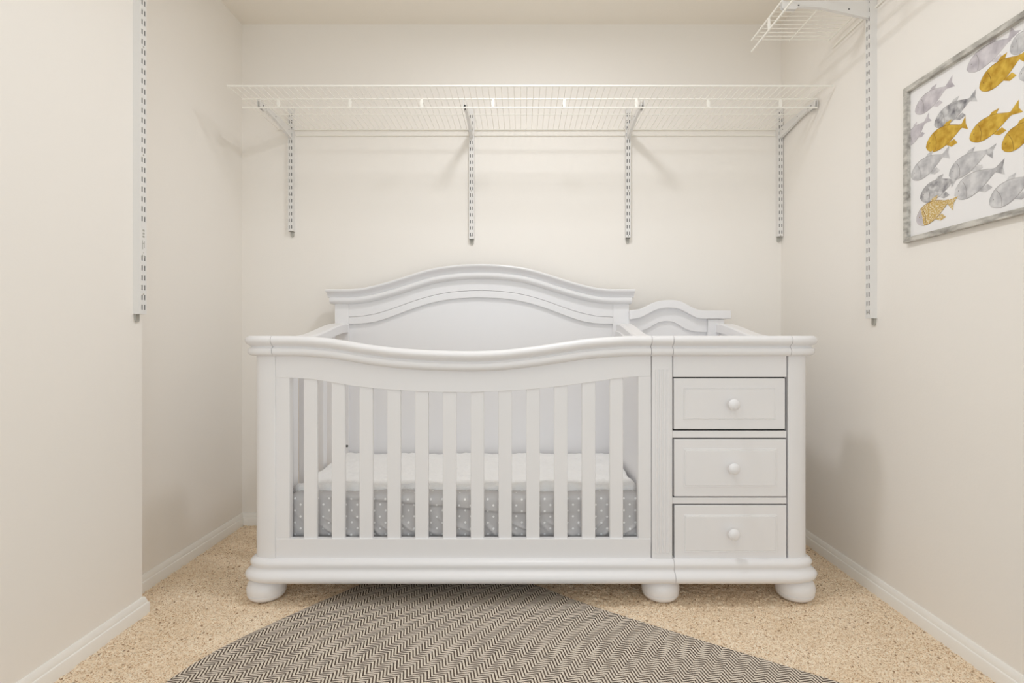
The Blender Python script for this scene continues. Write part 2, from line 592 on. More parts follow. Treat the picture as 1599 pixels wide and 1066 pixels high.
# apron under the top rail
apb = curve([(430, 589.3), (452, 589.8), (475, 591), (496, 593.2), (518, 596.7), (540, 600.5), (562, 603.6), (606, 607.8), (649, 610.6), (692, 612), (735, 612.2), (755, 611.5), (799, 609.7), (842, 606.4),
             (885, 601.6), (929, 595.6), (971, 589.8), (993, 587.8), (1018, 587)])
apx0, apx1 = X_(430, YP), X_(1017, YP)
xs = lin(apx0, apx1, 81)
YA = YP + 0.003
part(MB().band(xs, lambda x: Z_(apb(CX + x * FPX / YA), YA), lambda x: zt - 0.066 - dip(CX + x * FPX / YA) * YP / FPX, YA, YA + 0.022), 'apron', bevel=0.0008)
# lower rail, stiles, slats
part(MB().box(apx0, apx1, YA, YA + 0.022, 0.140, Z_(841, YA)), 'lower_rail')
part(MB().box(apx0 - 0.001, X_(452, YA), YA + 0.0015, YA + 0.03, 0.200, Z_(588.5, YA)), 'stile')
part(MB().box(X_(996.8, YA), apx1 + 0.001, YA + 0.0015, YA + 0.03, 0.200, Z_(587, YA)), 'stile')
YS = YA + 0.006
slat0 = None
pitch = (972.9 - 474.2 - 20.8) / 11
for k in range(12):
    a = 474.2 + pitch * k
    x0, x1 = X_(a, YS), X_(a + 20.9, YS)
    part(MB().box(x0, x1, YS, YS + 0.014, 0.205, Z_(apb(a + 10) - 9, YS)), 'slat', bevel=0.0018)

# bolt holes on the inner edge of the left stile and the right one
for (px, py, y) in ((451.6, 597, YA + 0.032), (450.8, 685, YA + 0.034), (450.8, 773, YA + 0.034)):
    pass


def side_top(y):
    t = min(max((y - 2.0) / (2.47 - 2.0), 0), 1)
    return 0.9155 + 0.060 * t * t * (3 - 2 * t)


def side_rail(x0, x1, name='side_top_rail', depth=0.042):
    mb = MB()
    rg = []
    for y in lin(YP + 0.035, YH + 0.004, 24):
        z = side_top(y)
        b = 0.006
        rg.append([(x0, y, z - depth), (x0, y, z - b), (x0 + b, y, z), (x1 - b, y, z), (x1, y, z - b), (x1, y, z - depth)])
    mb.rings(rg)
    return part(mb, name, bevel=0.001)


side_rail(-0.8700, -0.806)
# left side: lower rail, stiles and slats
part(MB().box(-0.862, -0.830, 1.99, YH + 0.02, ZB - 0.06, 0.235), 'side_lower_rail')
for (y0, y1) in ((1.845, 1.885),):
    part(MB().box(-0.866, -0.828, y0, y1, 0.10, 0.88), 'side_stile')
for k in range(5):
    yc = 1.9655 + 0.0985 * k
    part(MB().box(-0.856, -0.834, yc - 0.022, yc + 0.022, 0.20, side_top(yc) - 0.03), 'side_slat', bevel=0.0018)

# divider between crib and changing table
side_rail(0.438, 0.497, 'divider_top_rail')
dv = MB()
dv.rings([[(0.432, y, 0.10), (0.432, y, side_top(y) - 0.035), (0.460, y, side_top(y) - 0.035), (0.460, y, 0.10)] for y in lin(YP + 0.03, YH + 0.004, 12)])
part(dv, 'divider_panel')
# right side of the changing table
side_rail(0.895, 0.952, 'side_top_rail')
dv = MB()
dv.rings([[(0.912, y, 0.075), (0.912, y, side_top(y) - 0.035), (0.940, y, side_top(y) - 0.035), (0.940, y, 0.075)] for y in lin(YP + 0.03, YH + 0.02, 12)])
part(dv, 'side_panel')
part(MB().box(0.46, 0.912, YP + 0.02, YH, 0.835, 0.850), 'changing_surface')
part(MB().box(0.44, 0.93, YH, YH + 0.02, 0.10, 0.90), 'back_panel')

# ---- headboard
hx = lambda px: X_(px, YH)
arch1 = curve([(545, 495.3), (562, 494.2), (582.6, 491), (600, 486.3), (620, 479.5), (645, 470.5), (670, 463), (695, 457.7), (720, 454.8), (749.5, 453.8), (779, 454.8), (804, 457.7), (829, 463), (854, 470.5), (879, 479.5), (899, 486.3), (917, 491), (937, 494.4), (957, 495.3)])
arch2 = curve([(545, 505.8), (565, 505.2), (585, 502.6), (602, 497.8), (620, 491.3), (645, 482), (670, 474), (695, 468.6), (720, 465.6), (749.5, 464.6), (779, 465.6), (804, 468.6), (829, 474), (854, 482), (879, 491.3), (897, 497.8), (914, 502.6), (934, 505.2), (957, 505.8)])
YCR = YH - 0.035
crown = curve([(507, 451), (540, 451), (560, 449.8), (582.6, 445.5), (600, 441), (620, 435), (640, 428.5), (657.7, 423), (678, 418), (700, 414.6), (725, 412.4), (749.5, 411.7), (774, 412.4), (799, 414.6), (821, 418), (841, 423), (859, 428.5), (879, 435), (899, 441), (916.4, 445.5), (939, 449.8), (959, 451), (992, 451)])
xs = lin(X_(508, YCR), X_(992, YCR), 101)
zs = [Z_(crown(CX + x * FPX / YCR), YCR) for x in xs]
CP = [(-0.052, 0.0), (0.030, 0.0), (0.034, -0.002), (0.0355, -0.006), (0.034, -0.0105), (0.029, -0.0140), (0.018, -0.0175), (0.010, -0.024), (0.007, -0.031), (0.008, -0.037)]
part(MB().sweep_arch(xs, zs, CP + [(-0.052, -0.037)], YH), 'crown_moulding', bevel=0.0005)
xs2 = lin(X_(513, YCR), X_(988, YCR), 101)
zs2 = [Z_(crown(CX + x * FPX / YCR), YCR) for x in xs2]
TORUS = [(-0.046, -0.0365), (0.010, -0.0365), (0.020, -0.038), (0.0255, -0.043), (0.0265, -0.049), (0.0255, -0.055), (0.021, -0.061), (0.013, -0.065), (0.004, -0.067), (-0.046, -0.067)]
part(MB().sweep_arch(xs2, zs2, TORUS, YH), 'crown_torus', bevel=0.0005)
inv = lambda x: CX + x * FPX / YH
a0, a1 = hx(545), hx(957)
board_top = lambda x: Z_(crown(inv(x)), YCR) - 0.055
xs = lin(a0, a1, 91)
part(MB().band(xs, lambda x: Z_(arch1(inv(x)) - 0.5, YH), board_top, YH - 0.001, YH + 0.028), 'arched_board', bevel=0.0008)
part(MB().band(xs, lambda x: Z_(arch2(inv(x)), YH), lambda x: Z_(arch1(inv(x)), YH), YH - 0.003, YH + 0.02), 'arch_bead', bevel=0.002)
for (p0, p1) in ((523, 545), (957, 982)):
    part(MB().box(hx(p0), hx(p1), YH - 0.003, YH + 0.035, 0.0717, Z_(472, YH)), 'headboard_post')
part(MB().band(xs, lambda x: 0.16, lambda x: Z_(arch2(inv(x)) - 5, YH), YH + 0.010, YH + 0.022), 'headboard_panel', bevel=0)

# ---- raised back of the changing table
YK = YH - 0.03
kx = lambda px: X_(px, YK)
ktop = curve([(983.4, 484.3), (999, 482.3), (1010, 478), (1022, 471.8), (1034, 468.8), (1047, 468), (1060, 469.2), (1070, 473.4), (1083, 480.5), (1092, 483.7), (1102, 484.6), (1142, 484.6)])
kbot = curve([(983.4, 498.8), (999, 496), (1012, 490), (1024, 484), (1035, 481.2), (1047, 480.4), (1058, 481.6), (1068, 485.4), (1080, 492), (1090, 496.3), (1100, 497.5), (1142, 497.6)])
kin = curve([(983.4, 519), (1000, 518), (1011, 514.6), (1022, 508.6), (1032, 503.6), (1041, 502), (1050, 502.2), (1060, 506.5), (1070, 512.5), (1080, 516.6), (1092, 518.8), (1106, 519.3)])
iv = lambda x: CX + x * FPX / YK
xs = lin(kx(983.4), kx(1142), 61)
part(MB().band(xs, lambda x: Z_(kbot(iv(x)), YK), lambda x: Z_(ktop(iv(x)), YK), YK, YH + 0.03), 'changer_cap', bevel=0.002)
xs = lin(kx(983.4), kx(1107), 51)
part(MB().band(xs, lambda x: Z_(kin(iv(x)) - 0.5, YK), lambda x: Z_(kbot(iv(x)) - 1, YK), YH - 0.008, YH + 0.02), 'changer_arch', bevel=0.003)
part(MB().band(xs, lambda x: 0.85, lambda x: Z_(kin(iv(x)) - 3, YK), YH + 0.004, YH + 0.02), 'changer_back_panel', bevel=0)
part(MB().box(kx(1107), kx(1132.5), YH - 0.020, YH + 0.028, 0.0717, Z_(498.2, YK)), 'changer_post')

# ---- chest front: rails and drawers
cx0, cx1 = X_(1050.6, YP), X_(1229.3, YP)
def zf(py): return Z_(py, YA)
part(MB().box(cx0 + 0.002, cx1, YA, YA + 0.02, zf(588.6), 0.862), 'chest_apron')
part(MB().box(cx0, cx1, YA + 0.001, YA + 0.02, zf(683.6), zf(672.6)), 'chest_rail')
part(MB().box(cx0, cx1, YA + 0.001, YA + 0.02, zf(786.6), zf(776.8)), 'chest_rail')
part(MB().box(cx0 - 0.01, cx1 + 0.01, YA + 0.024, YA + 0.034, 0.13, 0.84), 'drawer_gap_shade', m='hole', bevel=0)  # near-black sheet, paints the shade seen in the gaps round the drawers
drawer0 = None
for (ya, yb, xa, xb) in ((590.6, 669.8, 1052.6, 1226.4), (685.6, 774.8, 1053, 1228), (788.6, 876.6, 1053.6, 1228.6)):
    x0, x1, z1, z0 = X_(xa, YP), X_(xb, YP), zf(ya), zf(yb)
    d = MB().box(x0, x1, YA - 0.001, YA + 0.018, z0, z1)
    dr = part(d, 'drawer', bevel=0.0015)
    # raised field with a fine bevelled border
    i = 0.033
    f = MB()
    yo, yi = YA - 0.0004, YA - 0.0032
    def rect(q, y): return [(x0 + q, y, z0 + q), (x1 - q, y, z0 + q), (x1 - q, y, z1 - q), (x0 + q, y, z1 - q)]
    f.rings([rect(i, YA + 0.003), rect(i, yo - 0.0012), rect(i + 0.0015, yi), rect(i + 0.004, yi + 0.0014), rect(i + 0.006, yi - 0.0003)])
    part(f, 'drawer_field', parent=dr, bevel=0, smooth=0)
    kc = ((X_(1142.5, YP)), YA, (Z_((ya + yb) / 2 + 1.2, YA - 0.02)))
    part(MB().lathe([(0.001, 0.0), (0.0105, 0.0), (0.0085, 0.004), (0.0075, 0.010), (0.0095, 0.015), (0.0165, 0.019), (0.0195, 0.024), (0.0190, 0.029), (0.0150, 0.0335), (0.008, 0.036), (0.001, 0.0368)], kc, 'y'),
         'knob', parent=dr, bevel=0)

# ---- feet
FOOT = [(0.001, 0.0), (0.040, 0.0), (0.053, 0.004), (0.060, 0.011), (0.0635, 0.020), (0.0635, 0.0215), (0.0618, 0.0228), (0.0635, 0.024), (0.0650, 0.032), (0.0650, 0.042), (0.0625, 0.053), (0.057, 0.063), (0.050, 0.070), (0.045, 0.074), (0.001, 0.075)]
for (x, y) in ((X_(417, 1.872), 1.872), (X_(1031, 1.872), 1.872), (X_(1241, 1.872), 1.872), (-0.80, 2.41), (0.47, 2.41), (0.88, 2.41)):
    part(MB().lathe(FOOT, (x, y, 0)), 'bun_foot', bevel=0)

# ---- floor board of the crib, mattress support
part(MB().box(-0.87, 0.94, YP + 0.02, YH + 0.03, 0.074, 0.088), 'base_board')
part(MB().box(-0.80, 0.43, YP + 0.04, YH - 0.01, 0.175, 0.196), 'mattress_support')
# bolts of the height adjustment
bm = MB()
bolt = lambda x, y, z, ax: part(MB().lathe([(0.0005, -0.004), (0.0045, -0.004), (0.0045, 0.0012), (0.0005, 0.0014)], (0, 0, 0), 'y', 12), 'bolt_hole', m='hole', bevel=0)
def bolt_x(x, y, z):
    mb = MB()
    n = 12
    mb.rings([[(x + dx, y + 0.0055 * math.cos(2 * PI * k / n), z + 0.0075 * math.sin(2 * PI * k / n)) for k in range(n)] for dx in (-0.003, 0.0012)])
    part(mb, 'bolt_hole', m='hole', bevel=0)
for py in (597, 685, 773):
    bolt_x(-0.828, 1.862, Z_(py, 1.862))
def bolt_y(x, y, z, r=0.0055):
    part(MB().lathe([(0.0005, -0.003), (r, -0.003), (r, 0.001), (0.0005, 0.0012)], (x, y, z), 'y', 14), 'bolt_hole', m='hole', bevel=0)
for py in (696, 720):
    bolt_y(X_(542.2, YH), YH - 0.003, Z_(py, YH))
mbx = MB()
bolt_x(0.4315, 1.885, Z_(684, 1.885))

# ------------------------------------------------------------------ mattress
mx0, mx1, my0, my1, mz0, mz1 = -0.824, 0.424, YA + 0.043, YH - 0.006, 0.197, 0.358
matt = thing('crib_mattress', ((mx0 + mx1) / 2, (my0 + my1) / 2, mz0), 'crib mattress in grey sheet with white dots and white plush top, inside the crib', 'mattress')


def soft_box(x0, x1, y0, y1, z0, z1, r, n, disp, uvs=True):
    """rounded, subdivided box; disp(p, nrm) returns the offset along the normal"""
    nx, ny, nz = n
    vs, fs, key = [], [], {}
    uvl = []
    def vert(i, j, k):
        t = (i, j, k)
        if t in key: return key[t]
        p = np.array([x0 + (x1 - x0) * i / nx, y0 + (y1 - y0) * j / ny, z0 + (z1 - z0) * k / nz])
        c = np.array([min(max(p[0], x0 + r), x1 - r), min(max(p[1], y0 + r), y1 - r), min(max(p[2], z0 + r), z1 - r)])
        d = p - c
        l = np.linalg.norm(d)
        nr = d / l if l > 1e-9 else np.array([0, 0, 1.0])
        q = c + nr * r
        q = q + nr * disp(q, nr)
        key[t] = len(vs); vs.append(tuple(q)); return key[t]
    def quad(a, b, c, d): fs.append((vert(*a), vert(*b), vert(*c), vert(*d)))
    for i in range(nx):
        for j in range(ny):
            quad((i, j, 0), (i, j + 1, 0), (i + 1, j + 1, 0), (i + 1, j, 0)); quad((i, j, nz), (i + 1, j, nz), (i + 1, j + 1, nz), (i, j + 1, nz))
        for k in range(nz):
            quad((i, 0, k), (i + 1, 0, k), (i + 1, 0, k + 1), (i, 0, k + 1)); quad((i, ny, k), (i, ny, k + 1), (i + 1, ny, k + 1), (i + 1, ny, k))
    for j in range(ny):
        for k in range(nz):
            quad((0, j, k), (0, j, k + 1), (0, j + 1, k + 1), (0, j + 1, k)); quad((nx, j, k), (nx, j + 1, k), (nx, j + 1, k + 1), (nx, j, k + 1))
    mb = MB(); mb.add(vs, fs)
    return mb


def fold_line(x, z, x0, z0, ang, w, length):
    c, s = math.cos(ang), math.sin(ang)
    u = (x - x0) * c + (z - z0) * s
    v = -(x - x0) * s + (z - z0) * c
    e = math.exp(-(v / w) ** 2) * math.exp(-(u / length) ** 4)
    return e


random.seed(3)
folds = []
for k in range(26):
    fx = mx0 + 0.03 + k * 0.046 + random.uniform(-0.012, 0.012)
    folds.append((fx, 0.235 + random.uniform(-0.015, 0.03), math.radians(random.uniform(-48, -22)) if fx < 0.25 else math.radians(random.uniform(15, 55)),
                  random.uniform(0.004, 0.008), random.uniform(0.025, 0.05), random.uniform(0.004, 0.008)))


def sheet_disp(p, nr):
    x, y, z = p
    d = 0.0
    if nr[1] < -0.1:
        for (fx, fz, an, w, ln, a) in folds:
            d += a * fold_line(x, z, fx, fz, an, w, ln)
        # long crease that sags along the front edge
        tt = min(max((x + 0.66) / 0.60, 0), 1)
        zc = 0.343 - 0.050 * tt ** 1.4
        am = 0.010 * min(1, max(0, (x + 0.72) / 0.08)) * min(1, max(0, (0.22 - x) / 0.2))
        d += am / (1 + math.exp(-(z - zc) / 0.0018))
        d += 0.002 * math.sin(x * 31 + z * 40)
        d *= min(1.0, -nr[1])
        d *= 1.0 if x > -0.70 else 0.35
    if nr[2] > 0.5: d += 0.0015 * math.sin(x * 40 + 3 * math.sin(y * 20)) * math.sin(y * 33)
    return d


sb = soft_box(mx0, mx1, my0, my1, mz0, mz1, 0.024, (300, 40, 44), sheet_disp)
sh = sb.build('fitted_sheet', M['sheet'], matt, smooth=60)
ml = matt.location
uvl = sh.data.uv_layers.new(name='UVMap')
co = np.array([v.co[:] for v in sh.data.vertices])
for poly in sh.data.polygons:
    nrm = poly.normal
    for li in poly.loop_indices:
        c = co[sh.data.loops[li].vertex_index]
        if abs(nrm[0]) > 0.75: uvl.data[li].uv = (c[1], c[2])
        else: uvl.data[li].uv = (c[0], c[2] - max(c[1], -(my1 - my0) / 2 + 0.022))


def plush_disp(p, nr):
    x, y, z = p
    d = 0.0016 * math.sin(x * 130 + 2 * math.sin(y * 60)) * math.sin(y * 120 + 1.5 * math.sin(x * 50)) + 0.003 * math.sin(x * 23 + y * 31)
    if nr[1] < -0.2: d += 0.010 * math.sin(x * 7.3 + 1) + 0.006 * math.sin(x * 19)
    return d


soft_box(mx0 + 0.004, mx1 - 0.006, my0 + 0.050, my1 - 0.002, mz1 - 0.016, mz1 + 0.018, 0.016, (240, 90, 6), plush_disp).build('plush_top', M['plush'], matt, smooth=60)['label'] = 'white plush top'

# ------------------------------------------------------------------ rug
rug_c = (-0.10, 1.40, 0.004)
rug = bpy.data.objects.new('rug', None)
# local frame: y along the bands (56 deg), x across them
ca, sa = math.cos(RUG_A), math.sin(RUG_A)
def to_local(X, Y):
    dx, dy = X - rug_c[0], Y - rug_c[1]
    return (dx * sa - dy * ca, dx * ca + dy * sa)     # x across = dir (sa,-ca), y along = dir (ca, sa)
left_pts = [(-0.397, 2.212), (-0.50, 2.085), (-0.63, 1.904), (-0.70, 1.815), (-0.773, 1.714), (-0.835, 1.625), (-0.883, 1.545), (-0.915, 1.47), (-0.937, 1.395), (-0.955, 1.30), (-0.97, 1.15), (-0.97, 0.95)]
right_pts = [(1.25, 1.10), (1.05, 1.245), (0.81, 1.413), (0.619, 1.537), (0.378, 1.698), (0.262, 1.777), (0.16, 1.855), (0.081, 1.925), (-0.02, 2.00), (-0.2, 2.10)]
outline = left_pts + [(-0.6, 0.55), (0.5, 0.35), (1.2, 0.75)] + right_pts
# densify
poly = []
for i in range(len(outline)):
    a, b = outline[i], outline[(i + 1) % len(outline)]
    n = max(1, int(math.hypot(b[0] - a[0], b[1] - a[1]) / 0.03))
    for k in range(n):
        t = k / n
        poly.append((a[0] + (b[0] - a[0]) * t, a[1] + (b[1] - a[1]) * t))
loc = [to_local(*p) for p in poly]
cxm = sum(p[0] for p in loc) / len(loc); cym = sum(p[1] for p in loc) / len(loc)
mb = MB()
n = len(loc)
inn = [(p[0] + (cxm - p[0]) * 0.006, p[1] + (cym - p[1]) * 0.006) for p in loc]
mb.rings([[(p[0], p[1], -0.004) for p in loc], [(p[0], p[1], 0.0005) for p in loc], [(p[0], p[1], 0.003) for p in inn]])
rg = mb.build('herringbone_rug', M['rug'], None, smooth=30)
rg.location = rug_c
rg.rotation_euler = (0, 0, RUG_A - PI / 2)
tag(rg, 'flatwoven brown and cream herringbone rug on beige carpet, running under the crib', 'rug')


# ------------------------------------------------------------------ slotted wall standards
def standard(width, depth, z0, z1, first, gap_at=None, sw=0.0036):
    """channel standing at the origin facing -Y, wall plane at y=0, from z0 to z1"""
    mb = MB()
    t = 0.0012
    hw = width / 2
    sx, sh_, pit = 0.0058, 0.0165, 0.0318
    zsl = []
    z = z0 + first
    while z < z1 - 0.02:
        if not (gap_at and gap_at[0] < z < gap_at[1]): zsl.append(z)
        z += pit
    cols = [(-hw, -sx - sw / 2, 0), (-sx - sw / 2, -sx + sw / 2, 1), (-sx + sw / 2, sx - sw / 2, 0), (sx - sw / 2, sx + sw / 2, 1), (sx + sw / 2, hw, 0)]
    for a, b, slot in cols:
        if not slot:
            mb.box(a, b, -depth, -depth + t, z0, z1)
        else:
            zz = z0
            for q in zsl:
                mb.box(a, b, -depth, -depth + t, zz, q)
                zz = q + sh_
            mb.box(a, b, -depth, -depth + t, zz, z1)
    mb.box(-hw, -hw + t, -depth + t, 0, z0, z1)
    mb.box(hw - t, hw, -depth + t, 0, z0, z1)
    mb.box(-hw + t, hw - t, -depth + 0.0016, -depth + 0.0026, z0 + 0.004, z1, 1)  # dark strip close behind the plate, painted shade for the slot depth
    return mb


def place_standard(loc, rz, width, depth, z0, z1, label, group, first=0.012, gap_at=None, screws=(), sw=0.0036):
    mb = standard(width, depth, z0, z1, first, gap_at, sw)
    root = thing('slotted_wall_standard', (loc[0], loc[1], z0), label, 'shelf standard', group)
    root.rotation_euler = (0, 0, rz)
    def put(m, name, mt):
        me_off = MB(); me_off.v = [(x, y, z - z0) for x, y, z in m.v]; me_off.f = m.f; me_off.m = m.m
        o = me_off.build(name, mt, None, smooth=0)
        o.parent = root
        o.location = (0, 0, 0)
        return o
    put(mb, 'channel', [M['steel'], M['slot']])
    tabm = MB()
    pts = [(-0.008, z0 + 0.002), (-0.008, z0 - 0.018)] + [(-0.008 * math.cos(a), z0 - 0.018 - 0.008 * math.sin(a)) for a in lin(0.2, PI - 0.2, 7)] + [(0.008, z0 - 0.018), (0.008, z0 + 0.002)]
    tabm.prism(pts, 'y', -0.006, 0.0)
    put(tabm, 'end_tab', M['tab'])
    for s in screws:
        sm_ = MB().lathe([(0.0005, 0), (0.0028, 0), (0.0028, 0.0008), (0.0005, 0.0012)], (0, -depth, s), 'y', 10)
        put(sm_, 'screw', M['tab'])
    return root


GB = 'slotted standards on the back wall'
place_standard((X_(457, DB), DB), 0, 0.0245, 0.0245, Z_(361, DB - 0.02), Z_(170, DB - 0.02), 'white slotted shelf standard on back wall, nearest the left corner and shortest', GB, screws=(1.60,))
place_standard((X_(737, DB), DB), 0, 0.0245, 0.0245, Z_(373, DB - 0.02), Z_(170, DB - 0.02), 'white slotted shelf standard on back wall, above the arched headboard peak', GB, screws=(1.62, 1.402))
place_standard((X_(979.5, DB), DB), 0, 0.0245, 0.0245, Z_(371, DB - 0.02), Z_(170, DB - 0.02), 'white slotted shelf standard on back wall, above the right end of the headboard', GB, screws=(1.62, 1.402))
place_standard((X_(1215.3, DB), DB), 0, 0.0245, 0.0245, Z_(369, DB - 0.02), Z_(170, DB - 0.02), 'white slotted shelf standard on back wall, tight in the right corner', GB, screws=(1.62, 1.402))
ls = place_standard((XL, 1.7255), PI / 2, 0.028, 0.0245, 0.985, 2.30, 'long white slotted shelf standard at the outer corner of the left wall', None, first=0.014, gap_at=(1.165, 1.262), sw=0.0052, screws=(1.85, 1.5, 1.05))
# small printed maker's stamp between the slots
st = MB()
def stamp(u0, u1, z0, z1): st.box(u0, u1, -0.0251, -0.0245, z0 - 0.985, z1 - 0.985)
for q in range(3): stamp(-0.004, 0.004, 1.233 + q * 0.010, 1.239 + q * 0.010)
stamp(-0.0055, -0.0035, 1.195, 1.224); stamp(0.003, 0.0045, 1.2, 1.222); stamp(-0.002, 0.002, 1.212, 1.215)
stamp(-0.0055, -0.0035, 1.170, 1.177); stamp(0.0025, 0.0045, 1.168, 1.176); stamp(-0.001, 0.001, 1.182, 1.186)
so = st.build('printed_stamp', M['tab'], None, smooth=0)
so.parent = ls; so.location = (0, 0, 0)
place_standard((XR, 1.9115), -PI / 2, 0.0275, 0.0245, 0.978, 2.30, 'long white slotted shelf standard on the right wall beside the fish picture', None, first=0.014, sw=0.0052, screws=(1.86, 1.42, 1.0))

# ------------------------------------------------------------------ wire shelf on the back wall
ZD = EYE + 325.5 / SB
YF, YLAD = DB / 1.21, DB / 1.147
sx0, sx1 = -1.190, XR - 0.010
R1, R2 = 0.0037, 0.0014


def tie(mb, x, y, z0, z1, w=0.015, axis='x'):
    h = w / 2
    if axis == 'x':
        mb.prism([(x - h * 0.6, z0), (x + h * 0.6, z0), (x + h, (z0 + z1) / 2), (x + h * 0.6, z1), (x - h * 0.6, z1), (x - h, (z0 + z1) / 2)], 'y', y - 0.003, y + 0.003)
    else:
        mb.prism([(y - h * 0.6, z0), (y + h * 0.6, z0), (y + h, (z0 + z1) / 2), (y + h * 0.6, z1), (y - h * 0.6, z1), (y - h, (z0 + z1) / 2)], 'x', x - 0.003, x + 0.003)
    return mb


ws = thing('wire_shelf', ((sx0 + sx1) / 2, DB, ZD), 'long white ventilated wire shelf spanning the back wall above the crib', 'wire shelf')
for y, r, z in ((YF, R1, ZD), (YLAD, R1, ZD), (YLAD, R1, ZD - 0.0365), (X_(0, 1) * 0 + 2.418, 0.0024, ZD - 0.002), (DB - 0.008, R1, ZD - 0.002)):
    MB().tube([(sx0, y, z), (sx1, y, z)], r).build('long_rod', M['wire'], ws)
MB().tube([(-1.10, DB - 0.006, Z_(212, DB)), (1.235, DB - 0.006, Z_(212, DB))], 0.0028).build('wall_rail', M['wire'], ws)
dk = MB()
x = sx0 + 0.001
while x < sx1:
    dk.tube([(x, YF - 0.001, ZD + 0.002), (x, DB - 0.005, ZD + 0.002)], R2, 6)
    x += 0.0263
dk.build('wire_deck', M['wire'], ws)
for px in (434.8, 546.7, 658.3, 770, 881.3, 993.8, 1106, 1218.8):
    MB_t = tie(MB(), X_(px, YLAD), YLAD, ZD - 0.037, ZD)
    MB_t.build('hanger_tie', M['wire'], ws, bevel=0.001)


def bracket_mesh(length, drop=0.048, marks=((-0.285, -0.010), (-0.262, -0.013), (-0.035, -0.014), (-0.17, -0.009))):
    """U-shaped arm, wall at y=0, reaching to -Y; top of arm at z=0"""
    pr = [(0.0, 0.0), (-length, 0.0), (-length, -0.026), (-length + 0.012, -0.030), (-length + 0.05, -0.030), (-length + 0.058, -0.020), (-length * 0.55, -0.024), (-0.0, -drop)]
    pl = MB()
    pl.prism(pr, 'x', -0.0065, -0.0045)
    pl.prism(pr, 'x', 0.0045, 0.0065)
    # the web that joins the plates along the lower edge
    lo = [(-length * 0.55, -0.024), (0.0, -drop)]
    pl.prism([(-length + 0.058, -0.020), (-length * 0.55, -0.024), (0, -drop), (0, -drop + 0.002), (-length * 0.55, -0.022), (-length + 0.058, -0.018)], 'x', -0.0045, 0.0045)
    for yy, zz in marks:
        pl.box(-0.0068, 0.0068, yy, yy + 0.006, zz - 0.004, zz, 1)
    return pl


proto = None
for px, lb in ((457, 'white metal shelf bracket under the long wire shelf, nearest the left corner'),
               (737, 'white metal shelf bracket under the long wire shelf, above the headboard peak'),
               (979.5, 'white metal shelf bracket under the long wire shelf, second from the right corner'),
               (1215.3, 'white metal shelf bracket under the long wire shelf, against the right wall')):
    locb = (X_(px, DB), DB - 0.0245, ZD - 0.0045)
    if proto is None:
        proto = thing('shelf_bracket', locb, lb, 'shelf bracket', 'brackets of the long wire shelf')
        o = bracket_mesh(YLAD * 0 + (DB - 0.0245 - YLAD + 0.004)).build('bracket_arm', [M['steel'], M['slot']], None, smooth=0)
        o.parent = proto
        hk = MB()
        for zz in (-0.006, -0.030): hk.box(-0.0062, -0.0052, -0.001, 0.006, zz - 0.006, zz); hk.box(0.0052, 0.0062, -0.001, 0.006, zz - 0.006, zz)
        h = hk.build('hook', M['steel'], None, smooth=0); h.parent = proto
    else:
        c = proto.copy(); COL.objects.link(c); c.location = locb
        c['label'] = lb
        for ch in list(proto.children):
            d = ch.copy(); COL.objects.link(d); d.parent = c

# ------------------------------------------------------------------ upper wire shelf on the right wall
ZU = EYE + 387.5 / SB
XLAD = 299 / SB
ys0, ys1 = 0.85, DB / 1.2
wu = thing('wire_shelf', (XR, (ys0 + ys1) / 2, ZU), 'white wire shelf high on the right wall, cut off by the top of the photo', 'wire shelf')
for x, r, z in ((XLAD, R1, ZU), (XLAD, R1, ZU - 0.045), (1.088, 0.0024, ZU - 0.002), (XR - 0.020, R1, ZU - 0.002)):
    MB().tube([(x, ys0, z), (x, ys1, z)], r).build('long_rod', M['wire'], wu)
MB().tube([(XR - 0.006, ys0, ZU - 0.032), (XR - 0.006, ys1, ZU - 0.032)], 0.0028).build('wall_rail', M['wire'], wu)
dk = MB()
y = ys1 - 0.001
while y > ys0:
    dk.tube([(XLAD - 0.001, y, ZU + 0.002), (XR - 0.018, y, ZU + 0.002)], R2, 6)
    y -= 0.0263
dk.build('wire_deck', M['wire'], wu)
for yy in (2.015, 1.71, 1.405, 1.10):
    tie(MB(), XLAD, yy, ZU - 0.045, ZU, axis='y').build('hanger_tie', M['wire'], wu, bevel=0.001)
bu = thing('shelf_bracket', (XR - 0.0245, 1.9115, ZU - 0.0045), 'white metal shelf bracket high on the right wall, under the cut off shelf', 'shelf bracket')
bu.rotation_euler = (0, 0, -PI / 2)
o = bracket_mesh(XR - 0.0245 - XLAD + 0.004, 0.062, ((-0.075, -0.028), (-0.255, -0.014))).build('bracket_arm', [M['steel'], M['slot']], None, smooth=0)
o.parent = bu

# ------------------------------------------------------------------ picture on the right wall
XF = 399.8 / SB      # front of the frame
XC = 404.2 / SB      # canvas plane
py1 = DB / 1.488     # far edge
py0 = py1 - 0.78
pz0, pz1 = 1.218, 1.724
pic = thing('framed_picture', (XR, (py0 + py1) / 2, pz0), 'framed picture of grey and gold fish in weathered silver frame on right wall', 'picture')
fw = 0.0165


def frame_side(pts):  # mitred bar given as four (y,z) corners
    return MB().prism(pts, 'x', XF, XR - 0.001)


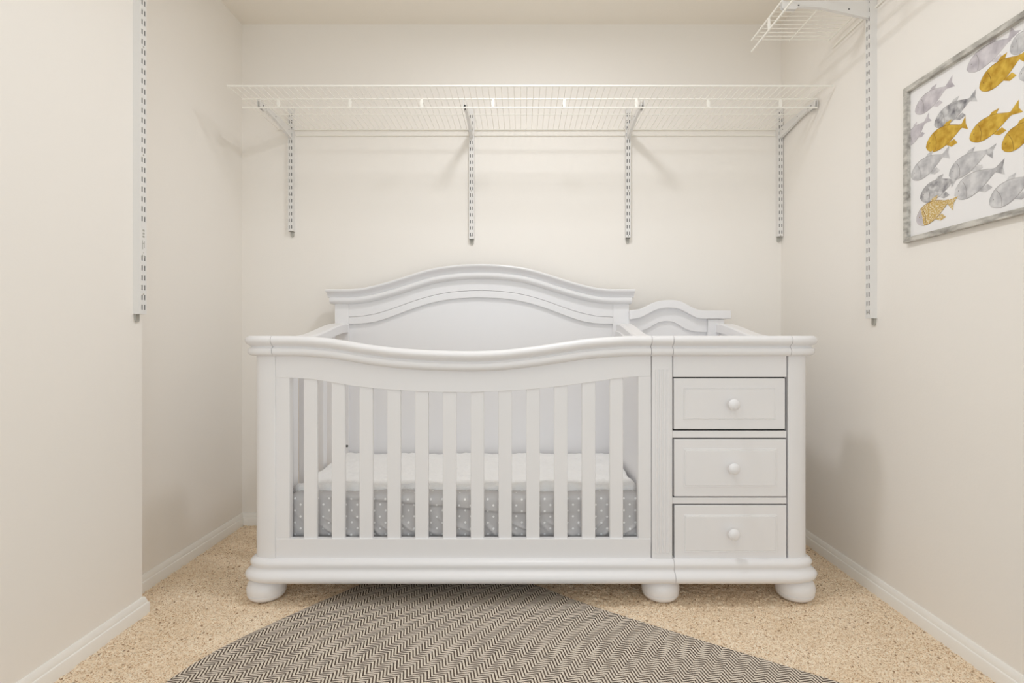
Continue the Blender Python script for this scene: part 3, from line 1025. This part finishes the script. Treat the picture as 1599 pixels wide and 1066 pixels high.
O = [(py0, pz0), (py1, pz0), (py1, pz1), (py0, pz1)]
I = [(py0 + fw, pz0 + fw), (py1 - fw, pz0 + fw), (py1 - fw, pz1 - fw), (py0 + fw, pz1 - fw)]
for k in range(4):
    k2 = (k + 1) % 4
    frame_side([O[k], O[k2], I[k2], I[k]]).build('frame_side', M['frame'], pic, bevel=0.0012, smooth=0)
cv = MB()
cv.box(XC, XR - 0.002, py0 + fw - 0.002, py1 - fw + 0.002, pz0 + fw - 0.002, pz1 - fw + 0.002, 0)
mats = [M['canvas'], M['fish_grey'], M['fish_lilac'], M['fish_dark'], M['fish_gold'], M['fish_gold_fleck'], M['ink'], M['gold_ink']]
ylim = (py0 + fw, py1 - fw)
zlim = (pz0 + fw, pz1 - fw)
layer = [0]


def clip(poly):
    def cut(ps, f, inter):
        out = []
        for i in range(len(ps)):
            a, b = ps[i], ps[(i + 1) % len(ps)]
            fa, fb = f(a), f(b)
            if fa >= 0: out.append(a)
            if fa * fb < 0:
                t = fa / (fa - fb)
                out.append((a[0] + (b[0] - a[0]) * t, a[1] + (b[1] - a[1]) * t))
        return out
    for f in (lambda p: p[0] - ylim[0], lambda p: ylim[1] - p[0], lambda p: p[1] - zlim[0], lambda p: zlim[1] - p[1]):
        if len(poly) < 3: return []
        poly = cut(poly, f, None)
    return poly


def paint(poly, mi):
    layer[0] += 1
    d = 0.00010 + layer[0] * 0.000006
    poly = clip(poly)
    if len(poly) < 3: return
    cv.add([(XC - d, p[0], p[1]) for p in poly], [tuple(range(len(poly)))], mi)


def pic_pt(u, v):
    """crop pixel of the close-up (2.667 per photo pixel, from 1380,0) -> (y,z) on the canvas"""
    px, py = 1380 + u / 2.667, v / 2.667
    r = (px - CX) / (SB * XC)
    return (DB / r, EYE + (CY - py) / (SB * r))


def fish_local(head, tail, hw, mi, ink, tailtip, flip=1, two=None, tailcol=None):
    """all points are (y,z) on the canvas"""
    hx_, hz = head; tx, tz = tail
    dx, dz = tx - hx_, tz - hz
    L_ = math.hypot(dx, dz)
    ux, uz = dx / L_, dz / L_
    nx_, nz_ = -uz, ux
    if nz_ < 0: nx_, nz_ = -nx_, -nz_
    prof = [(0, 0), (0.03, 0.32), (0.10, 0.62), (0.22, 0.90), (0.36, 1.0), (0.52, 0.94), (0.68, 0.74), (0.84, 0.42), (0.95, 0.2), (1.0, 0.16)]
    pf = curve(prof)
    prof = [(t, pf(t)) for t in [0.0, 0.01, 0.03, 0.06] + lin(0.1, 1.0, 19)]
    def ring(s, t0=0.0, t1=1.0):
        up, dn = [], []
        for t, w in prof:
            if t < t0 or t > t1: continue
            up.append((hx_ + ux * L_ * t + nx_ * hw * w * s, hz + uz * L_ * t + nz_ * hw * w * s))
            dn.append((hx_ + ux * L_ * t - nx_ * hw * w * s * 0.92, hz + uz * L_ * t - nz_ * hw * w * s * 0.92))
        return up + dn[::-1]
    # tail fan
    tt = tailtip
    ex, ez = tt[0] - tx, tt[1] - tz
    el = math.hypot(ex, ez)
    vx, vz = ex / el, ez / el
    wx, wz = -vz, vx
    bx, bz = tx - ux * L_ * 0.04, tz - uz * L_ * 0.04
    tc = tailcol or mi
    k = hw * 0.62
    paint([(bx + wx * hw * .13, bz + wz * hw * .13), (tt[0] + wx * k, tt[1] + wz * k), (tt[0] - vx * el * .25, tt[1] - vz * el * .25), (tt[0] - wx * k, tt[1] - wz * k), (bx - wx * hw * .13, bz - wz * hw * .13)], tc)
    # fins
    for t, sgn, ln in ((0.55, 1, 0.28), (0.64, -1, 0.38)):
        c0 = (hx_ + ux * L_ * (t - .10) + sgn * nx_ * hw * 0.80, hz + uz * L_ * (t - .10) + sgn * nz_ * hw * 0.80)
        c1 = (hx_ + ux * L_ * (t + .12) + sgn * nx_ * hw * 0.70, hz + uz * L_ * (t + .12) + sgn * nz_ * hw * 0.70)
        c2 = (hx_ + ux * L_ * (t + .20) + sgn * nx_ * hw * (0.8 + ln), hz + uz * L_ * (t + .20) + sgn * nz_ * hw * (0.8 + ln))
        c3 = (hx_ + ux * L_ * (t + .04) + sgn * nx_ * hw * (0.85 + ln), hz + uz * L_ * (t + .04) + sgn * nz_ * hw * (0.85 + ln))
        paint([c0, c1, c2, c3], mi)
    paint(ring(1.0), ink)
    paint(ring(0.955), mi)
    if two is not None:
        paint(ring(0.955, 0.0, 0.22), two)
    # gill line and eye
    g = []
    for a in lin(-0.75, 0.75, 7):
        g.append((hx_ + ux * L_ * (0.24 + 0.05 * math.cos(a * 2)) + nx_ * hw * a, hz + uz * L_ * (0.24 + 0.05 * math.cos(a * 2)) + nz_ * hw * a))
    paint(g + [(p[0] + ux * L_ * 0.013, p[1] + uz * L_ * 0.013) for p in g[::-1]], ink)
    e = (hx_ + ux * L_ * 0.12 + nx_ * hw * 0.18, hz + uz * L_ * 0.12 + nz_ * hw * 0.18)
    paint([(e[0] + 0.0018 * math.cos(a), e[1] + 0.0018 * math.sin(a)) for a in lin(0, 2 * PI * 7 / 8, 8)], ink)


def fish(h, t, w, mi, ink, tip, **k):
    H_, T_ = pic_pt(*h), pic_pt(*t)
    # half width measured in the crop, perpendicular to the body
    dx, dy = t[0] - h[0], t[1] - h[1]
    l = math.hypot(dx, dy)
    mid = ((h[0] + t[0]) / 2, (h[1] + t[1]) / 2)
    q = pic_pt(mid[0], mid[1] + w * 1.05)
    m0 = pic_pt(*mid)
    # perpendicular distance of q from the body line on the canvas
    ax, az = T_[0] - H_[0], T_[1] - H_[1]
    al = math.hypot(ax, az)
    hw = abs((q[0] - m0[0]) * az - (q[1] - m0[1]) * ax) / al
    fish_local(H_, T_, hw, mi, ink, pic_pt(*tip), **k)


fish((345, 290), (530, 160), 44, 2, 6, (552, 118))
fish((525, 212), (640, 130), 44, 1, 6, (680, 90))
fish((562, 318), (660, 270), 34, 1, 6, (690, 240))
fish((398, 368), (572, 232), 52, 4, 7, (612, 225))
fish((130, 466), (262, 362), 40, 2, 6, (292, 335))
fish((210, 522), (362, 412), 42, 3, 6, (388, 395))
fish((92, 602), (172, 508), 36, 2, 6, (194, 485))
fish((176, 614), (330, 522), 46, 4, 7, (346, 510))
fish((357, 578), (535, 470), 46, 4, 7, (572, 440))
fish((492, 620), (650, 500), 52, 4, 7, (690, 470))
fish((114, 738), (250, 644), 42, 1, 6, (275, 632))
fish((272, 732), (432, 628), 44, 1, 6, (462, 628), tailcol=3)
fish((295, 815), (470, 704), 50, 1, 6, (504, 692), tailcol=3)
fish((440, 852), (615, 735), 52, 1, 6, (650, 700))
fish((152, 826), (292, 748), 42, 3, 6, (300, 756))
fish((136, 922), (272, 836), 46, 5, 7, (300, 846), two=2)
# the part of the canvas beyond the photo's edge carries on the shoal
random.seed(11)
for row in range(5):
    for c in range(2):
        yy = py1 - 0.45 - c * 0.135 - random.uniform(0, .03)
        zz = pz0 + 0.07 + row * 0.088 + random.uniform(-.01, .01)
        mi = random.choice((1, 1, 2, 3, 4, 5))
        fish_local((yy, zz), (yy - 0.095, zz + 0.035), 0.026, mi, 7 if mi > 3 else 6, (yy - 0.118, zz + 0.05))
cvo = cv.build('canvas', mats, pic, smooth=0)
cvo['label'] = 'white canvas painted with a shoal of fish'
